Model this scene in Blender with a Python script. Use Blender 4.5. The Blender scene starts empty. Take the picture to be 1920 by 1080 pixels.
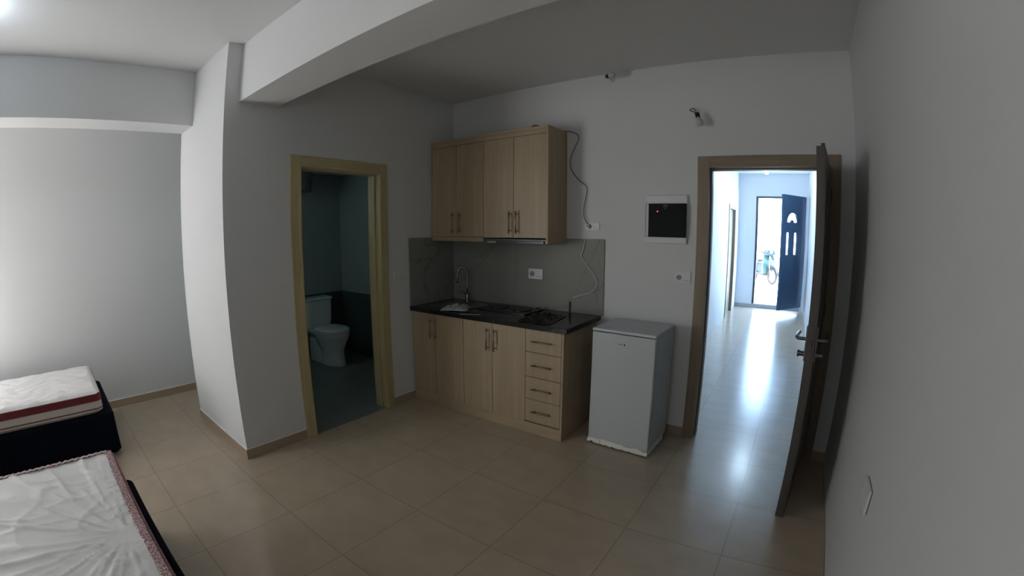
import bpy, bmesh, math, random
from mathutils import Vector, Matrix, noise
random.seed(7)
S = bpy.context.scene
COL = S.collection
PI = math.pi

# ------------------------------------------------------------------ camera
cd = bpy.data.cameras.new('camera')
cd.type = 'PANO'
cd.panorama_type = 'FISHEYE_LENS_POLYNOMIAL'
cd.sensor_fit = 'HORIZONTAL'
cd.sensor_width = 36.0
cd.sensor_height = 20.25
cd.fisheye_fov = math.radians(170)
cd.fisheye_polynomial_k0 = 0.0
cd.fisheye_polynomial_k1 = -6.43560957e-02
cd.fisheye_polynomial_k2 = 2.67806698e-05
cd.fisheye_polynomial_k3 = 3.19487413e-05
cd.fisheye_polynomial_k4 = -9.61938496e-07
cd.clip_start = 0.02
cam = bpy.data.objects.new('camera', cd)
COL.objects.link(cam)
_r = Vector((0.82112936, 0.57073502, 0.00284919))
_u = Vector((-0.07668543, 0.10537948, 0.99147088))
_f = Vector((-0.5655669, 0.81434434, -0.13029725))
M = Matrix(((_r.x, _u.x, -_f.x), (_r.y, _u.y, -_f.y), (_r.z, _u.z, -_f.z))).to_4x4()
M.translation = (3.0112, -3.3053, 1.5706)
cam.matrix_world = M
S.camera = cam

# ------------------------------------------------------------------ world, lights, exposure
S.view_settings.view_transform = 'Standard'
S.view_settings.look = 'None'
S.view_settings.gamma = 1.0
S.view_settings.use_curve_mapping = False
S.view_settings.exposure = 0.0
w = bpy.data.worlds.new('sky'); S.world = w; w.use_nodes = True
bg = w.node_tree.nodes['Background']
# sky: glaring on the street side (+Y), softer over the balcony side (-Y)
bg.inputs[1].default_value = 1.0
_t = w.node_tree; _c = _t.nodes.new('ShaderNodeTexCoord'); _s = _t.nodes.new('ShaderNodeSeparateXYZ'); _m = _t.nodes.new('ShaderNodeMapRange'); _x = _t.nodes.new('ShaderNodeMixRGB')
_m.inputs['From Min'].default_value = -.3; _m.inputs['From Max'].default_value = .3
_x.inputs[1].default_value = (3.7, 3.8, 3.9, 1); _x.inputs[2].default_value = (8.5, 13.0, 19.0, 1)
_t.links.new(_c.outputs['Generated'], _s.inputs[0]); _t.links.new(_s.outputs['Y'], _m.inputs[0]); _t.links.new(_m.outputs[0], _x.inputs[0]); _t.links.new(_x.outputs[0], bg.inputs[0])

def portal(name, loc, rot, sx, sy):
    l = bpy.data.lights.new(name, 'AREA'); l.shape = 'RECTANGLE'; l.size = sx; l.size_y = sy
    l.cycles.is_portal = True
    o = bpy.data.objects.new(name, l); o.location = loc; o.rotation_euler = rot; COL.objects.link(o)
portal('balcony_portal', (-1.28, -5.49, 1.20), (PI/2, 0, 0), 1.04, 2.2)
portal('window_portal', (2.05, -5.49, 1.625), (PI/2, 0, 0), .9, .75)  # portal of the added fill opening behind the camera
portal('front_door_portal', (2.74, 7.12, 1.25), (-PI/2, 0, 0), 1.0, 2.3)

def area(name, loc, rot, sx, sy, watts, col):
    l = bpy.data.lights.new(name, 'AREA'); l.shape = 'RECTANGLE'; l.size = sx; l.size_y = sy
    l.energy = watts; l.color = col
    o = bpy.data.objects.new(name, l); o.location = loc; o.rotation_euler = rot; COL.objects.link(o)
    return o
area('balcony_daylight', (-1.28, -5.50, 1.20), (PI/2, 0, 0), 0.98, 2.10, 27, (1.0, 0.985, 0.97))
sun = bpy.data.lights.new('sun', 'SUN'); sun.energy = 34; sun.color = (1.0, .95, .88); sun.angle = math.radians(.6)
so = bpy.data.objects.new('sun', sun); so.rotation_euler = (math.radians(33), 0, math.radians(-4)); COL.objects.link(so)
LAMP_W = 6.5
lamp = bpy.data.lights.new('room_bulb_light', 'POINT'); lamp.energy = LAMP_W; lamp.color = (0.62, 0.80, 1.0); lamp.shadow_soft_size = 0.05  # added light, imitates the blue flare on the ceiling
lo = bpy.data.objects.new('room_bulb_light', lamp); lo.location = (0.10, -3.85, 2.74); COL.objects.link(lo)
lamp2 = bpy.data.lights.new('corridor_bulb_light', 'POINT'); lamp2.energy = 40; lamp2.color = (0.55, 0.78, 1.0); lamp2.shadow_soft_size = 0.06
lo2 = bpy.data.objects.new('corridor_bulb_light', lamp2); lo2.location = (2.585, 4.5, 2.50); COL.objects.link(lo2)
# a high window of the bathroom lets in a little cool daylight
area('bathroom_daylight', (-1.3, -1.80, 1.95), (-PI/2, 0, 0), 0.5, 0.35, 4.8, (0.78, 1.0, 0.93))

# ------------------------------------------------------------------ materials
MATS = {}
def mat(name, col, rough=0.6, metal=0.0, spec=None, bump=None, emit=None, trans=0, alpha=1, coat=0, var=0.0, vscale=8):
    if name in MATS: return MATS[name]
    m = bpy.data.materials.new(name); m.use_nodes = True
    nt = m.node_tree; b = nt.nodes['Principled BSDF']
    b.inputs['Base Color'].default_value = (*col, 1)
    b.inputs['Roughness'].default_value = rough
    b.inputs['Metallic'].default_value = metal
    if spec is not None: b.inputs['Specular IOR Level'].default_value = spec
    if coat: b.inputs['Coat Weight'].default_value = coat; b.inputs['Coat Roughness'].default_value = 0.05
    if trans: b.inputs['Transmission Weight'].default_value = trans
    if alpha < 1: b.inputs['Alpha'].default_value = alpha
    if emit:
        b.inputs['Emission Color'].default_value = (*emit[0], 1); b.inputs['Emission Strength'].default_value = emit[1]
    tc = nt.nodes.new('ShaderNodeTexCoord')
    if var:
        n = nt.nodes.new('ShaderNodeTexNoise'); n.inputs['Scale'].default_value = vscale; n.inputs['Detail'].default_value = 4
        nt.links.new(tc.outputs['Object'], n.inputs['Vector'])
        mx = nt.nodes.new('ShaderNodeMixRGB'); mx.inputs[1].default_value = (*[c*(1-var) for c in col], 1); mx.inputs[2].default_value = (*[min(1, c*(1+var)) for c in col], 1)
        nt.links.new(n.outputs['Fac'], mx.inputs[0]); nt.links.new(mx.outputs[0], b.inputs['Base Color'])
    if bump:
        n = nt.nodes.new('ShaderNodeTexNoise'); n.inputs['Scale'].default_value = bump[0]; n.inputs['Detail'].default_value = 3
        nt.links.new(tc.outputs['Object'], n.inputs['Vector'])
        bp = nt.nodes.new('ShaderNodeBump'); bp.inputs['Strength'].default_value = bump[1]; bp.inputs['Distance'].default_value = 0.01
        nt.links.new(n.outputs['Fac'], bp.inputs['Height']); nt.links.new(bp.outputs[0], b.inputs['Normal'])
    MATS[name] = m; return m

def wood(name, c1, c2, axis='z', scale=1.0, rough=0.45):
    m = bpy.data.materials.new(name); m.use_nodes = True
    nt = m.node_tree; b = nt.nodes['Principled BSDF']; b.inputs['Roughness'].default_value = rough
    tc = nt.nodes.new('ShaderNodeTexCoord'); mp = nt.nodes.new('ShaderNodeMapping')
    s = {'z': (14, 14, .9), 'x': (.9, 14, 14), 'y': (14, .9, 14)}[axis]
    mp.inputs['Scale'].default_value = [v*scale for v in s]
    nt.links.new(tc.outputs['Object'], mp.inputs[0])
    n = nt.nodes.new('ShaderNodeTexNoise'); n.inputs['Scale'].default_value = 1.6; n.inputs['Detail'].default_value = 6; n.inputs['Distortion'].default_value = .6
    nt.links.new(mp.outputs[0], n.inputs['Vector'])
    n2 = nt.nodes.new('ShaderNodeTexNoise'); n2.inputs['Scale'].default_value = 12; n2.inputs['Detail'].default_value = 2
    nt.links.new(mp.outputs[0], n2.inputs['Vector'])
    ad = nt.nodes.new('ShaderNodeMath'); ad.operation = 'MULTIPLY_ADD'; ad.inputs[1].default_value = .35
    nt.links.new(n2.outputs['Fac'], ad.inputs[0]); nt.links.new(n.outputs['Fac'], ad.inputs[2])
    r = nt.nodes.new('ShaderNodeValToRGB'); r.color_ramp.elements[0].position = .45; r.color_ramp.elements[1].position = .85
    r.color_ramp.elements[0].color = (*c1, 1); r.color_ramp.elements[1].color = (*c2, 1)
    nt.links.new(ad.outputs[0], r.inputs[0]); nt.links.new(r.outputs[0], b.inputs['Base Color'])
    return m

def tiles(name, base, grout, size, ox, oy, rough, gw=0.004, gstr=1.0):
    """square floor tiles with thin joints laid out in metres"""
    m = bpy.data.materials.new(name); m.use_nodes = True
    nt = m.node_tree; L = nt.links.new; N = nt.nodes.new; b = nt.nodes['Principled BSDF']
    b.inputs['Roughness'].default_value = rough; b.inputs['Specular IOR Level'].default_value = .46
    tc = N('ShaderNodeTexCoord'); sp = N('ShaderNodeSeparateXYZ'); L(tc.outputs['Object'], sp.inputs[0])
    outs = []
    for ax, o in ((0, ox), (1, oy)):
        a = N('ShaderNodeMath'); a.operation = 'SUBTRACT'; a.inputs[1].default_value = o; L(sp.outputs[ax], a.inputs[0])
        q = N('ShaderNodeMath'); q.operation = 'DIVIDE'; q.inputs[1].default_value = size; L(a.outputs[0], q.inputs[0])
        c = N('ShaderNodeMath'); c.operation = 'FLOOR'; L(q.outputs[0], c.inputs[0])
        p = N('ShaderNodeMath'); p.operation = 'PINGPONG'; p.inputs[1].default_value = .5; L(q.outputs[0], p.inputs[0])
        g = N('ShaderNodeMath'); g.operation = 'LESS_THAN'; g.inputs[1].default_value = gw/size/2; L(p.outputs[0], g.inputs[0])
        outs.append((g, c))
    mx = N('ShaderNodeMath'); mx.operation = 'MAXIMUM'; L(outs[0][0].outputs[0], mx.inputs[0]); L(outs[1][0].outputs[0], mx.inputs[1])
    cb = N('ShaderNodeCombineXYZ'); L(outs[0][1].outputs[0], cb.inputs[0]); L(outs[1][1].outputs[0], cb.inputs[1])
    wn = N('ShaderNodeTexWhiteNoise'); L(cb.outputs[0], wn.inputs['Vector'])
    ns = N('ShaderNodeTexNoise'); ns.inputs['Scale'].default_value = 5; ns.inputs['Detail'].default_value = 5
    av = N('ShaderNodeVectorMath'); av.operation = 'MULTIPLY_ADD'; av.inputs[1].default_value = (1, 1.6, 1); L(tc.outputs['Object'], av.inputs[0])
    sc = N('ShaderNodeVectorMath'); sc.operation = 'SCALE'; sc.inputs['Scale'].default_value = 7; L(wn.outputs['Color'], sc.inputs[0]); L(sc.outputs[0], av.inputs[2])
    L(av.outputs[0], ns.inputs['Vector'])
    r = N('ShaderNodeValToRGB'); r.color_ramp.elements[0].position = .3; r.color_ramp.elements[1].position = .75
    r.color_ramp.elements[0].color = (*[c*.93 for c in base], 1); r.color_ramp.elements[1].color = (*[min(1, c*1.05) for c in base], 1)
    L(ns.outputs['Fac'], r.inputs[0])
    fm = N('ShaderNodeMath'); fm.operation = 'MULTIPLY'; fm.inputs[1].default_value = gstr; L(mx.outputs[0], fm.inputs[0])
    mc = N('ShaderNodeMixRGB'); L(fm.outputs[0], mc.inputs[0]); L(r.outputs[0], mc.inputs[1]); mc.inputs[2].default_value = (*grout, 1)
    L(mc.outputs[0], b.inputs['Base Color'])
    bp = N('ShaderNodeBump'); bp.invert = True; bp.inputs['Distance'].default_value = .002; bp.inputs['Strength'].default_value = .5
    L(mx.outputs[0], bp.inputs['Height'])
    # gentle unevenness of the glaze
    n3 = N('ShaderNodeTexNoise'); n3.inputs['Scale'].default_value = 9; L(tc.outputs['Object'], n3.inputs['Vector'])
    b2 = N('ShaderNodeBump'); b2.inputs['Distance'].default_value = .004; b2.inputs['Strength'].default_value = .12; L(n3.outputs['Fac'], b2.inputs['Height'])
    L(bp.outputs[0], b2.inputs['Normal']); L(b2.outputs[0], b.inputs['Normal'])
    return m

def marble(name, base, vein, scale=2.2, rough=.08, thin=.03, coat=0):
    m = bpy.data.materials.new(name); m.use_nodes = True
    nt = m.node_tree; L = nt.links.new; N = nt.nodes.new; b = nt.nodes['Principled BSDF']
    b.inputs['Roughness'].default_value = rough
    tc = N('ShaderNodeTexCoord')
    n = N('ShaderNodeTexNoise'); n.inputs['Scale'].default_value = scale; n.inputs['Detail'].default_value = 5; n.inputs['Distortion'].default_value = 1.6
    L(tc.outputs['Object'], n.inputs['Vector'])
    a = N('ShaderNodeMath'); a.operation = 'SUBTRACT'; a.inputs[1].default_value = .5; L(n.outputs['Fac'], a.inputs[0])
    ab = N('ShaderNodeMath'); ab.operation = 'ABSOLUTE'; L(a.outputs[0], ab.inputs[0])
    r = N('ShaderNodeValToRGB'); r.color_ramp.elements[0].position = 0; r.color_ramp.elements[1].position = thin
    r.color_ramp.elements[0].color = (*vein, 1); r.color_ramp.elements[1].color = (*base, 1)
    L(ab.outputs[0], r.inputs[0]); L(r.outputs[0], b.inputs['Base Color'])
    return m

WALL = mat('white_paint', (.70, .71, .71), .75, bump=(60, .05), var=.015, vscale=2)
CEIL = mat('ceiling_paint', (.70, .71, .71), .8, var=.015, vscale=2)
CORRW = mat('corridor_paint', (.76, .79, .82), .6)
FLOOR = tiles('beige_floor_tiles', (.46, .375, .28), (.16, .13, .10), .5237, .803, -1.302, .22, .0045, .55)
TILEB = mat('beige_skirting', (.40, .31, .22), .3, var=.05, vscale=6)
CAULK = mat('skirting_top', (.78, .76, .72), .5)
BATHF = tiles('grey_bathroom_tiles', (.20, .22, .215), (.10, .11, .11), .33, 0, 0, .35, .004, .6)
BATHLOW = tiles('dark_bathroom_tiles', (.05, .075, .085), (.09, .11, .12), .30, 0, 0, .3, .004, .4)
BATHUP = mat('bathroom_upper_tiles', (.30, .34, .35), .35, var=.04)
BATHC = mat('bathroom_ceiling', (.62, .65, .66), .7)
OAK = wood('oak_frame', (.44, .37, .19), (.53, .455, .25), 'z', 1.3)
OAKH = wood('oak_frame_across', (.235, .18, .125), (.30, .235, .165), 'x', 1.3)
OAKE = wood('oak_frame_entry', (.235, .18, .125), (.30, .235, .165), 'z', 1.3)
OAKHY = wood('oak_frame_along', (.44, .37, .19), (.53, .455, .25), 'y', 1.3)
LEAF = wood('door_leaf_wood', (.06, .050, .043), (.085, .072, .064), 'z', 1.0)
CAB = wood('cabinet_wood', (.36, .275, .175), (.43, .335, .215), 'z', .9)
CABH = wood('cabinet_wood_across', (.36, .275, .175), (.43, .335, .215), 'x', .9)
CABE = mat('cabinet_edge', (.52, .44, .32), .4)
BRASS = mat('handle_metal', (.34, .29, .21), .32, 1.0)
CHROME = mat('chrome', (.75, .76, .77), .08, 1.0)
STEEL = mat('steel', (.40, .42, .43), .25, 1.0)
DARKM = mat('dark_metal', (.12, .11, .11), .35, .8)
MARB = marble('black_marble', (.013, .014, .013), (.06, .06, .057), 2.0, .16, .014)
SPLASH = marble('grey_stone_panel', (.27, .275, .25), (.21, .215, .195), 1.1, .35, .02)
SPLASH.node_tree.nodes['Principled BSDF'].inputs['Specular IOR Level'].default_value = .10
WHITEP = mat('white_plastic', (.74, .76, .76), .35)
WHITEP2 = mat('white_plastic_shade', (.60, .62, .62), .4)
FRIDGE = mat('white_enamel', (.52, .56, .565), .32, bump=(150, .03))
FRTOP = mat('fridge_top_laminate', (.60, .63, .66), .4)
PORC = mat('porcelain', (.72, .76, .77), .12)
BLK = mat('black_plastic', (.012, .012, .012), .35)
BLKG = mat('black_glass', (.012, .013, .014), .06)
SMOKE = mat('smoked_panel_door', (.006, .010, .010), .05, spec=.25)
NAVY = mat('navy_fabric', (.003, .005, .011), .9, spec=.1, bump=(220, .3))
QUILT = mat('white_quilt', (.78, .76, .75), .7, bump=(26, .5), var=.04, vscale=10)
MSIDE = mat('mattress_side', (.60, .56, .52), .7)
RED = mat('dark_red_band', (.16, .018, .025), .6, var=.25, vscale=30)
BROWN = mat('brown_piping', (.12, .045, .035), .6)
EDGING = mat('pink_lace_edging', (.42, .22, .22), .6)
_nt = EDGING.node_tree; _n = _nt.nodes.new('ShaderNodeTexNoise'); _n.inputs['Scale'].default_value = 170; _n.inputs['Detail'].default_value = 2
_tc = _nt.nodes.new('ShaderNodeTexCoord'); _r = _nt.nodes.new('ShaderNodeValToRGB')
_r.color_ramp.elements[0].position = .44; _r.color_ramp.elements[0].color = (.34, .12, .13, 1)
_r.color_ramp.elements[1].position = .56; _r.color_ramp.elements[1].color = (.66, .57, .55, 1)
_nt.links.new(_tc.outputs['Object'], _n.inputs['Vector']); _nt.links.new(_n.outputs['Fac'], _r.inputs[0]); _nt.links.new(_r.outputs[0], _nt.nodes['Principled BSDF'].inputs['Base Color'])
FILM = mat('clear_plastic_sheet', (.80, .80, .80), .22, alpha=.55, bump=(18, .6))

# ------------------------------------------------------------------ helpers
def tag(o, label=None, cat=None, group=None, kind=None):
    if label: o['label'] = label
    if cat: o['category'] = cat
    if group: o['group'] = group
    if kind: o['kind'] = kind
    return o
def thing(name, label, cat, loc=(0, 0, 0), rz=0.0, group=None, kind=None):
    o = bpy.data.objects.new(name, None); COL.objects.link(o); o.location = loc; o.rotation_euler = (0, 0, rz)
    o.empty_display_size = .1
    return tag(o, label, cat, group, kind)

class MB:
    def __init__(s): s.bm = bmesh.new()
    def quad(s, ps):
        vs = [s.bm.verts.new(p) for p in ps]; s.bm.faces.new(vs); return s
    def box(s, x0, y0, z0, x1, y1, z1):
        x0, x1 = sorted((x0, x1)); y0, y1 = sorted((y0, y1)); z0, z1 = sorted((z0, z1))
        v = [s.bm.verts.new(p) for p in ((x0,y0,z0),(x1,y0,z0),(x1,y1,z0),(x0,y1,z0),(x0,y0,z1),(x1,y0,z1),(x1,y1,z1),(x0,y1,z1))]
        for f in ((0,3,2,1),(4,5,6,7),(0,1,5,4),(1,2,6,5),(2,3,7,6),(3,0,4,7)): s.bm.faces.new([v[i] for i in f])
        return s
    def ring(s, pts): return [s.bm.verts.new(p) for p in pts]
    def loft(s, rings, cap=True, closed=True):
        R = [s.ring(r) for r in rings]
        n = len(R[0])
        for a, b in zip(R, R[1:]):
            for i in range(n if closed else n-1):
                j = (i+1) % n; s.bm.faces.new((a[i], a[j], b[j], b[i]))
        if cap:
            s.bm.faces.new(R[0][::-1]); s.bm.faces.new(R[-1])
        return s
    def tube(s, pts, r, n=10, cap=True):
        pts = [Vector(p) for p in pts]
        rings = []
        up = Vector((0, 0, 1)); prev = None
        for i, p in enumerate(pts):
            d = (pts[min(i+1, len(pts)-1)] - pts[max(i-1, 0)]).normalized()
            if prev is None:
                a = d.cross(up)
                if a.length < 1e-3: a = d.cross(Vector((0, 1, 0)))
            else: a = prev - d*prev.dot(d)
            a.normalize(); prev = a; b = d.cross(a)
            rr = r[i] if isinstance(r, (list, tuple)) else r
            rings.append([p + a*math.cos(t)*rr + b*math.sin(t)*rr for t in [2*PI*k/n for k in range(n)]])
        return s.loft(rings, cap)
    def lathe(s, prof, c=(0,0,0), n=28, sx=1, sy=1, cap=True):
        rings = [[(c[0]+r*sx*math.cos(2*PI*k/n), c[1]+r*sy*math.sin(2*PI*k/n), c[2]+z) for k in range(n)] for r, z in prof]
        return s.loft(rings, cap)
    def xf(s, m):
        bmesh.ops.transform(s.bm, matrix=m, verts=s.bm.verts); return s
    def build(s, name, m, parent=None, bevel=0, smooth=False, seg=2, subsurf=0, solid=0):
        bmesh.ops.recalc_face_normals(s.bm, faces=s.bm.faces)
        me = bpy.data.meshes.new(name); s.bm.to_mesh(me); s.bm.free()
        o = bpy.data.objects.new(name, me); COL.objects.link(o)
        me.materials.append(m)
        if smooth:
            for p in me.polygons: p.use_smooth = True
        if solid:
            md = o.modifiers.new('thick', 'SOLIDIFY'); md.thickness = solid
        if bevel:
            md = o.modifiers.new('bevel', 'BEVEL'); md.width = bevel; md.segments = seg; md.limit_method = 'ANGLE'; md.angle_limit = math.radians(40)
        if subsurf:
            md = o.modifiers.new('sub', 'SUBSURF'); md.levels = subsurf; md.render_levels = subsurf
        if parent: o.parent = parent
        return o
def box(name, m, x0, y0, z0, x1, y1, z1, parent=None, bevel=0):
    """a box mesh with its origin at its own base"""
    cx, cy, z = (x0+x1)/2, (y0+y1)/2, min(z0, z1)
    o = MB().box(x0-cx, y0-cy, 0, x1-cx, y1-cy, max(z0, z1)-z).build(name, m, parent, bevel)
    o.location = (cx, cy, z); return o
def spline(pts, k=8):
    P = [Vector(p) for p in pts]; out = []
    P = [P[0]*2-P[1]] + P + [P[-1]*2-P[-2]]
    for i in range(1, len(P)-2):
        a, b, c, d = P[i-1:i+3]
        for j in range(k):
            t = j/k
            out.append(.5*((2*b)+(-a+c)*t+(2*a-5*b+4*c-d)*t*t+(-a+3*b-3*c+d)*t**3))
    out.append(P[-2]); return out
def struct(name, m, boxes, parent=None, bevel=0):
    b = MB()
    for q in boxes: b.box(*q)
    o = b.build(name, m, parent, bevel)
    if parent is None: o['kind'] = 'structure'
    return o

# ------------------------------------------------------------------ room shell
W, H, HK = 3.426, 2.857, 2.835
REAR = -5.35
EX0, EX1, EZ = 2.425, 3.262, 2.045      # entry door hole
BY0, BY1, BZ = -1.675, -0.915, 2.045    # bathroom door hole
T = .12
struct('floor', FLOOR, [(-1.866, REAR, -.12, W, -1.92, 0), (0, -1.92, -.12, W, .12, 0), (1.869, .12, -.12, 3.344, 6.935, 0), (1.749, 5.38, -.12, 1.869, 6.22, 0)])
struct('floor_bathroom', BATHF, [(-2.0, -1.92, -.12, 0, 0, -.002)])
struct('ceiling', CEIL, [(-1.866, REAR, H, W, -1.90, H+.12), (-.1, -1.90, HK, W, .12, H+.12)])
struct('ceiling_bathroom', BATHC, [(-2.0, -1.92, 2.29, -.12, 0, 2.40)])
struct('ceiling_corridor', CORRW, [(1.869, .12, 2.87, 3.344, 6.935, 2.98)])
struct('wall_back', WALL, [(0, 0, 0, EX0, T, H), (EX1, 0, 0, W, T, H), (EX0, 0, EZ, EX1, T, H)])
struct('wall_right', WALL, [(W, REAR, 0, W+.12, T, H)])
struct('wall_left', WALL, [(-1.986, REAR, 0, -1.866, -1.92, H)])
struct('wall_bathroom', WALL, [(-.12, BY1, 0, 0, 0, H), (-.12, -1.92, 0, 0, BY0, H), (-.12, BY0, BZ, 0, BY1, H)])
struct('trim_1', WALL, [(-1.06, -2.244, 0, 0, -1.9205, H)])          # the column
struct('trim_2', WALL, [(0.0005, -2.14, 2.456, W-.0005, -1.861, H-.0005)])            # kitchen ceiling beam
struct('trim_3', WALL, [(-1.06, REAR+.0005, 2.4287, -.731, -2.2445, H-.0005)])         # beam over the beds
struct('wall_bathroom_left', BATHUP, [(-2.12, -2.04, .8, -2.0, .12, 2.4)])
struct('wall_bathroom_back', BATHUP, [(-2.0, 0, .8, 0, .12, 2.4)])
struct('wall_bathroom_left_lower', BATHLOW, [(-2.12, -2.04, -.02, -1.998, .12, .8)])
struct('wall_bathroom_back_lower', BATHLOW, [(-1.998, -.002, -.02, -.12, .12, .8)])
struct('wall_bathroom_side', BATHUP, [(-2.12, -2.04, 0, -1.06, -1.92, H)])
# rear wall with the balcony window that lights the room
WX0, WX1, WZ0, WZ1 = -1.80, -.76, .10, 2.30
VX0, VX1, VZ0, VZ1 = 1.60, 2.50, 1.25, 2.00  # second opening, added behind the camera as soft fill light
struct('wall_rear', WALL, [(-1.986, REAR-.12, 0, WX0, REAR, H), (WX1, REAR-.12, 0, VX0, REAR, H), (VX1, REAR-.12, 0, W+.12, REAR, H), (VX0, REAR-.12, 0, VX1, REAR, VZ0), (VX0, REAR-.12, VZ1, VX1, REAR, H), (WX0, REAR-.12, 0, WX1, REAR, WZ0), (WX0, REAR-.12, WZ1, WX1, REAR, H)])
for k, (a0, a1, b0, b1) in enumerate(((WX0, WX1, WZ0, WZ1), (VX0, VX1, VZ0, VZ1))):
    win = thing('window_%d' % (k+1), None, None, ((a0+a1)/2, REAR-.06, b0), kind='structure')  # the second one frames the added fill opening
    wb = MB(); hw, hh = (a1-a0)/2, b1-b0
    for q in ((-hw, -.03, 0, -hw+.05, .03, hh), (hw-.05, -.03, 0, hw, .03, hh), (-hw+.05, -.03, 0, hw-.05, .03, .05), (-hw+.05, -.03, hh-.05, hw-.05, .03, hh), (-.03, -.03, .05, .03, .03, hh-.05)): wb.box(*q)
    wb.build('window_frame', WHITEP, win, .004)
# corridor walls
DX0, DX1, DZ0, DZ1 = 2.235, 3.255, .09, 2.395   # front door hole
CY0, CY1, CZ = 5.38, 6.22, 2.06                  # side door in the corridor
struct('wall_corridor_left', CORRW, [(1.749, T, 0, 1.869, CY0, 2.98), (1.749, CY1, 0, 1.869, 7.055, 2.98), (1.749, CY0, CZ, 1.869, CY1, 2.98)])
struct('wall_corridor_right', CORRW, [(3.344, T, 0, 3.464, 7.055, 2.98)])
struct('wall_corridor_end', CORRW, [(1.869, 6.935, 0, DX0, 7.055, 2.98), (DX1, 6.935, 0, 3.344, 7.055, 2.98), (DX0, 6.935, DZ1, DX1, 7.055, 2.98)])
struct('trim_4', mat('threshold_stone', (.42, .43, .45), .4), [(1.872, 6.925, 0, DX0, 6.935, .078), (DX0, 6.925, 0, DX1, 7.10, .088)])

# skirting tiles
def skirt(name, x0, y0, x1, y1, nx, ny, h=.0735, t=.010):
    b = MB()
    b.box(min(x0, x1)+min(0, nx*t), min(y0, y1)+min(0, ny*t), 0, max(x0, x1)+max(0, nx*t), max(y0, y1)+max(0, ny*t), h)
    o = b.build(name, TILEB); o['kind'] = 'structure'
    c = MB(); t2 = t*.95
    c.box(min(x0, x1)+min(0, nx*t2), min(y0, y1)+min(0, ny*t2), h, max(x0, x1)+max(0, nx*t2), max(y0, y1)+max(0, ny*t2), h+.0035)
    c.build('caulk_line', CAULK, o)
    return o
skirt('baseboard_left', -1.866, REAR, -1.866, -1.93, 1, 0)
skirt('baseboard_column', -1.06, -2.244, .01, -2.244, 0, -1)
skirt('baseboard_bathroom_wall', 0, -2.2445, 0, -1.748, 1, 0)
skirt('baseboard_kitchen_corner', 0, -.846, 0, -.56, 1, 0)
skirt('baseboard_back', 1.60, 0, 2.343, 0, 0, -1)
skirt('baseboard_back_right', 3.332, 0, W, 0, 0, -1)
skirt('baseboard_rear', -.2, REAR, W-.012, REAR, 0, 1)
skirt('baseboard_column_side', -1.06, -2.24, -1.06, -1.93, -1, 0)

# ------------------------------------------------------------------ doors of the setting
def frame_back(parent, x0, x1, z1, y, wdt=.082, depth=T, proud=.012, m1=OAKE, m2=OAKH):
    """door lining and architrave in a wall of constant y; x0..x1 is the outer edge of the architrave"""
    f = MB()
    f.box(x0, y-proud, 0, x0+wdt, y, z1); f.box(x1-wdt, y-proud, 0, x1, y, z1)
    f.build('architrave', m1, parent, .003)
    MB().box(x0+wdt, y-proud, z1-wdt, x1-wdt, y, z1).build('architrave', m2, parent, .003)
    i0, i1, iz = x0+wdt, x1-wdt, z1-wdt
    j = MB()
    j.box(i0-.018, y-proud*1.6, 0, i0+.002, y+depth, iz+.002); j.box(i1-.002, y-proud*1.6, 0, i1+.018, y+depth, iz+.002)
    j.box(i0+.002, y+.05, 0, i0+.014, y+depth-.01, iz-.012); j.box(i1-.014, y+.05, 0, i1-.002, y+depth-.01, iz-.012)
    j.build('door_lining', m1, parent, .002)
    k = MB(); k.box(i0-.018, y-proud*1.6, iz-.002, i1+.018, y+depth, iz+.018); k.box(i0+.002, y+.05, iz-.014, i1-.002, y+depth-.01, iz-.002)
    k.build('door_lining', m2, parent, .002)

# entry door (open into the room)
d1 = thing('door_1', None, None, kind='structure')
frame_back(d1, 2.3446, 3.3303, 2.1213, 0)
leaf_root = Matrix.Translation((3.232, -.018, 0)) @ Matrix.Rotation(math.radians(-90-6.3+180+180), 4, 'Z')
# local frame of the leaf: +x from hinge to free edge, +y towards the right wall side
LW, LT = .832, .046
ang = math.atan2(-.842+.018, 3.172-3.262)
LR = Matrix.Translation((3.262, -.020, 0)) @ Matrix.Rotation(ang, 4, 'Z')
lb = MB().box(0, -LT, .012, LW, 0, 2.026)
for zz0, zz1 in ((.18, .92), (1.12, 1.88)):
    for yy0, yy1 in ((-LT-.004, -LT), (0, .004)):
        lb.box(.15, yy0, zz0, .68, yy1, zz1)
leaf = lb.xf(LR).build('door_leaf', LEAF, d1, .003)
MB().box(LW, -LT+.011, .90, LW+.0025, -.011, 1.13).xf(LR).build('lock_plate', mat('aged_plate', (.10, .09, .085), .5, .5), leaf, .001)
lt = MB().box(LW, -LT+.016, 1.02, LW+.012, -.016, 1.05); lt.box(LW, -LT+.014, .945, LW+.003, -.014, .985)
lt.xf(LR).build('latch_bolt', DARKM, leaf, .002)
for s, nm in ((-1, 'lever_handle'), (1, 'lever_handle')):
    y0 = -LT if s < 0 else 0
    hb = MB()
    hb.box(LW-.075, y0, .93, LW-.035, y0+s*.008, 1.115)
    pts = spline([(LW-.055, y0+s*.006, 1.045), (LW-.055, y0+s*.04, 1.045), (LW-.062, y0+s*.055, 1.047), (LW-.10, y0+s*.058, 1.052), (LW-.17, y0+s*.052, 1.056)], 5)
    hb.tube(pts, .0095, 10)
    hb.xf(LR).build(nm, mat('brushed_steel', (.20, .20, .20), .35, 1.0), leaf, .002, smooth=False)
    cy = MB().tube([(LW-.055, y0+s*.006, .965), (LW-.055, y0+s*.034, .965)], .014, 14)
    cy.tube([(LW-.055, y0+s*.034, .965), (LW-.055, y0+s*.044, .965)], .019, 14)
    cy.xf(LR).build('lock_cylinder', DARKM, leaf, .001)
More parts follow.
